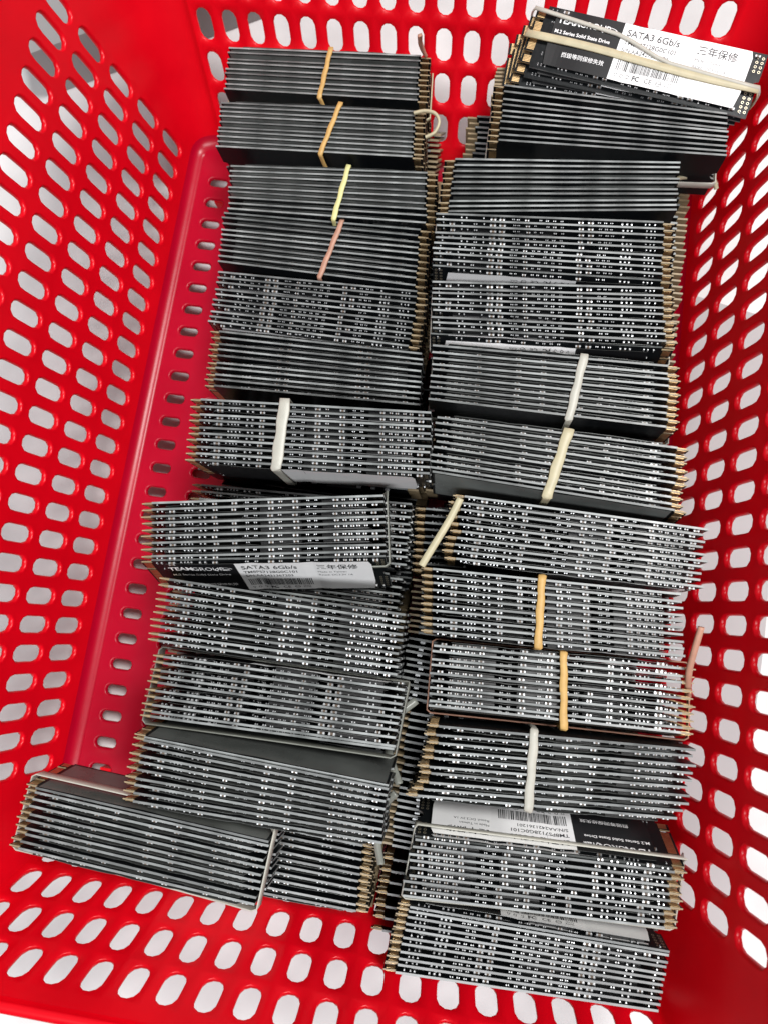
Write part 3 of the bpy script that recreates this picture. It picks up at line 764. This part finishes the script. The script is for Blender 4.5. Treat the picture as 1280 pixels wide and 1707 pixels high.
cross_band('L2', .59, .515, 1.9, 'ochre', 'thin ochre rubber band slanting across the second-farthest left bundle', fb=.56, seed=2, th=1.0)
cross_band('L3', .58, .52, 2.0, 'yellow', 'pale yellow rubber band slanting across a left bundle', seed=3)
cross_band('L4', .585, .5, 2.0, 'brown', 'pinkish brown rubber band slanting across a left bundle', seed=4, th=1.0)
cross_band('L7', .40, .385, 3.8, 'white', 'widest white rubber band across the left bundle', seed=5)
cross_band('R5', .62, .57, 2.8, 'white', 'white rubber band slanting across a right bundle, farther of the two pale ones', seed=6)
cross_band('R6', .535, .47, 3.4, 'cream', 'cream rubber band slanting across a right bundle, nearer of the two pale ones', seed=7)
cross_band('R8', .475, .455, 2.5, 'ochre', 'straight ochre rubber band across a right bundle, farther of two', seed=8)
cross_band('R9', .505, .52, 2.4, 'ochre', 'straight ochre rubber band across a right bundle, nearer of two', seed=9)
cross_band('R10', .40, .455, 2.8, 'white', 'white rubber band across the uneven right bundle near the front', seed=10)
length_band('L8', 12, 3.2, 'grey', 'clear grey rubber band running lengthwise over the SATA3 label of the tilted bundle', zl=13, zr=6)
length_band('L10', 8, 5.5, 'grey', 'wide clear grey rubber band lengthwise round a left bundle, bulging at its right end', zr=6, out=1.2)
length_band('L12', 6, 5.0, 'white', 'white rubber band lengthwise, standing up at the corner bundle right end', zr=2.4)
length_band('R1', 14, 3, 'white', 'white rubber band lengthwise low round the bundle below the flat drive')
length_band('R2', 12, 1.6, 'white', 'thin white rubber band lengthwise round the glossy grey bundle')
length_band('R4', 12, 3, 'white', 'white rubber band lengthwise in front of the barcode strip')
length_band('R5', 16, 4, 'grey', 'clear grey rubber band lengthwise round the right bundle with the slanting white band')
length_band('R9', 9, 2.4, 'brown', 'brown rubber band lengthwise round the nearer ochre-banded bundle')
length_band('R11', 3, 3.0, 'white', 'white rubber band running over the upside-down SATA3 label', zl=6, zr=7)
length_band('L1', 8, 1.8, 'cream', 'cream rubber band lengthwise round the farthest left bundle')
# band round the flat top bundle
pts, nr = [], []
Mi = R0[0]; Mo = R0[-1]
def lp(Mx, x, y, z): v = Mx @ (Vector((x, y, z)) * K); return v / K
nf = (Mi.to_3x3() @ Vector((0, -1, 0))); ax = (Mi.to_3x3() @ Vector((1, 0, 0)))
for i in range(17):
    s = -40.5 + 81 * i / 16; pts.append(lp(Mi, s, -1.62, -.7 - 1.0 * i / 16 + .5 * math.sin(i * .4))); nr.append(nf)
for i in range(1, 6): pts.append(lp(Mi, 41.3, 8.8 * i / 6, -1.6)); nr.append(ax)
for i in range(17):
    s = 40.5 - 81 * i / 16; pts.append(lp(Mi, s, 10.6, -1.6 + 3.2 * i / 16)); nr.append(-nf)
for i in range(1, 6): pts.append(lp(Mi, -41.3, 8.8 - 8.8 * i / 6, 1.6)); nr.append(-ax)
ribbon(pts, nr, 2.9, .3, 'cream', 'cream rubber band stretched over the face of the flat labelled drive')
# a thinner second strand over the same face
pts, nr = [], []
for i in range(17):
    s = -40.5 + 81 * i / 16; z = 8.4 - 2.8 * min(1, (s + 40.5) / 32) - max(0, min(1, (s + 8) / 16)) * 5.4 - max(0, (s - 8) / 32) * 1.4
    pts.append(lp(Mi, s, -1.58, z)); nr.append(nf)
for i in range(1, 6): pts.append(lp(Mi, 41.6, 8.8 * i / 6, -1.2)); nr.append(ax)
for i in range(17): pts.append(lp(Mi, 40.5 - 81 * i / 16, 11.0, -1.2 + 9.6 * i / 16)); nr.append(-nf)
for i in range(1, 6): pts.append(lp(Mi, -41.6, 8.8 - 8.8 * i / 6, 8.6)); nr.append(-ax)
ribbon(pts, nr, 1.4, .45, 'white', 'thin white rubber band across the name on the flat labelled drive')
# loose loops at bundle ends
def spline(ctrl, n=8):
    out = []
    for i in range(len(ctrl) - 1):
        p0, p1, p2, p3 = ctrl[max(i - 1, 0)], ctrl[i], ctrl[i + 1], ctrl[min(i + 2, len(ctrl) - 1)]
        for k in range(n):
            t = k / n; out.append(.5 * ((2 * p1) + (p2 - p0) * t + (2 * p0 - 5 * p1 + 4 * p2 - p3) * t * t + (3 * p1 - p0 - 3 * p2 + p3) * t ** 3))
    out.append(ctrl[-1]); return out
def loose(ctrl, w_, m, label, th=.9, cat='rubber band'):
    p = spline([Vector(c) for c in ctrl]); return ribbon(p, [Vector((0, 0, 1))] * len(p), w_, th, m, label, closed=False)
loose([(103, -7.6, 41.6), (107, -7, 42.3), (111, -8, 42.5), (113, -11, 42), (111.8, -14.6, 41), (108.6, -16, 40)], 1.0, 'cream', 'thin white band end looping off the second-farthest left bundle')
loose([(103.5, 18.4, 40), (102.7, 17.6, 43.5), (102.3, 16.8, 47.5), (102.7, 15.9, 52)], 1.7, 'brown', 'brown tipped band end sticking up at the farthest left bundle')
loose([(214.2, -183.1, 56), (213.8, -190.3, 52.5), (213.9, -195.8, 49), (215, -200.3, 45), (216.5, -204, 41)], 1.9, 'brown', 'brown rubber band end sticking out by the right wall')
loose([(139, -152.5, 49.2), (136.4, -160, 49.5), (133, -168, 50), (129.5, -176, 50.2)], 2.4, 'cream', 'cream rubber band bridging two right bundles at their left ends')
loose([(133, -219, 36), (127, -226, 38), (126.5, -236, 37), (131, -246, 34)], 2.6, 'grey', 'grey band looping into the middle gap near the front')
loose([(131, -247, 44), (128, -252, 42), (127, -262, 40), (129, -270, 38)], 2.4, 'grey', 'grey band hanging round the left end of the upside-down labelled bundle')
loose([(196, -31, 42), (200.3, -26.6, 40.5), (207, -24.2, 38.5), (212.6, -23, 36.5), (215, -25, 34)], 1.3, 'cream', 'thin cream band end stretching from a glossy grey bundle to the right wall')
# rust coloured scrap outside the basket, seen through a slot at the back left
loose([(-100, 78, -11), (-94, 82, -9.5), (-92, 76, -11), (-98, 71, -10.5), (-104, 75, -9), (-98, 80, -8.5), (-90, 70, -10.5)], 1.8, 'rust', 'rust red scrap of band on the table behind the left slots')
mb = MB(); q = [(206, -318), (251, -312), (259, -180), (262, -52), (212, -40)]  # added sheet, its grey standing in for the basket shadow
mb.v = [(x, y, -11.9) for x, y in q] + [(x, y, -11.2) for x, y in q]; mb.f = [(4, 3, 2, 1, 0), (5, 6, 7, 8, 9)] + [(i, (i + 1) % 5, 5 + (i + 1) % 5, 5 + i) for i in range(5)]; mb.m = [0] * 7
tag(link('shadow_sheet', mb.mesh('shadow_sheet', ['shadow_grey'])), 'thin grey sheet added for the basket shadow on the table along its right side', 'card')
# grey card box and white paper on the table beyond the basket
mb = MB(); mb.box(-55, 55, -28, 28, -12, 12)
o = link('card_box', mb.mesh('card_box', ['card'])); o.location = Vector((-48, 84, 0.2)) * K; o.rotation_euler = (0, 0, .45)
tag(o, 'flat grey card box on the table beyond the back left corner', 'box')
mb = MB(); mb.box(-110, 110, -75, 75, -.25, .25)
o = link('paper_sheet', mb.mesh('paper_sheet', ['paper'])); o.location = Vector((360, -330, -11.6)) * K; o.rotation_euler = (0, 0, 1.25)
tag(o, 'white paper sheet on the table beside the right wall', 'paper')
print('drives', NDRV)
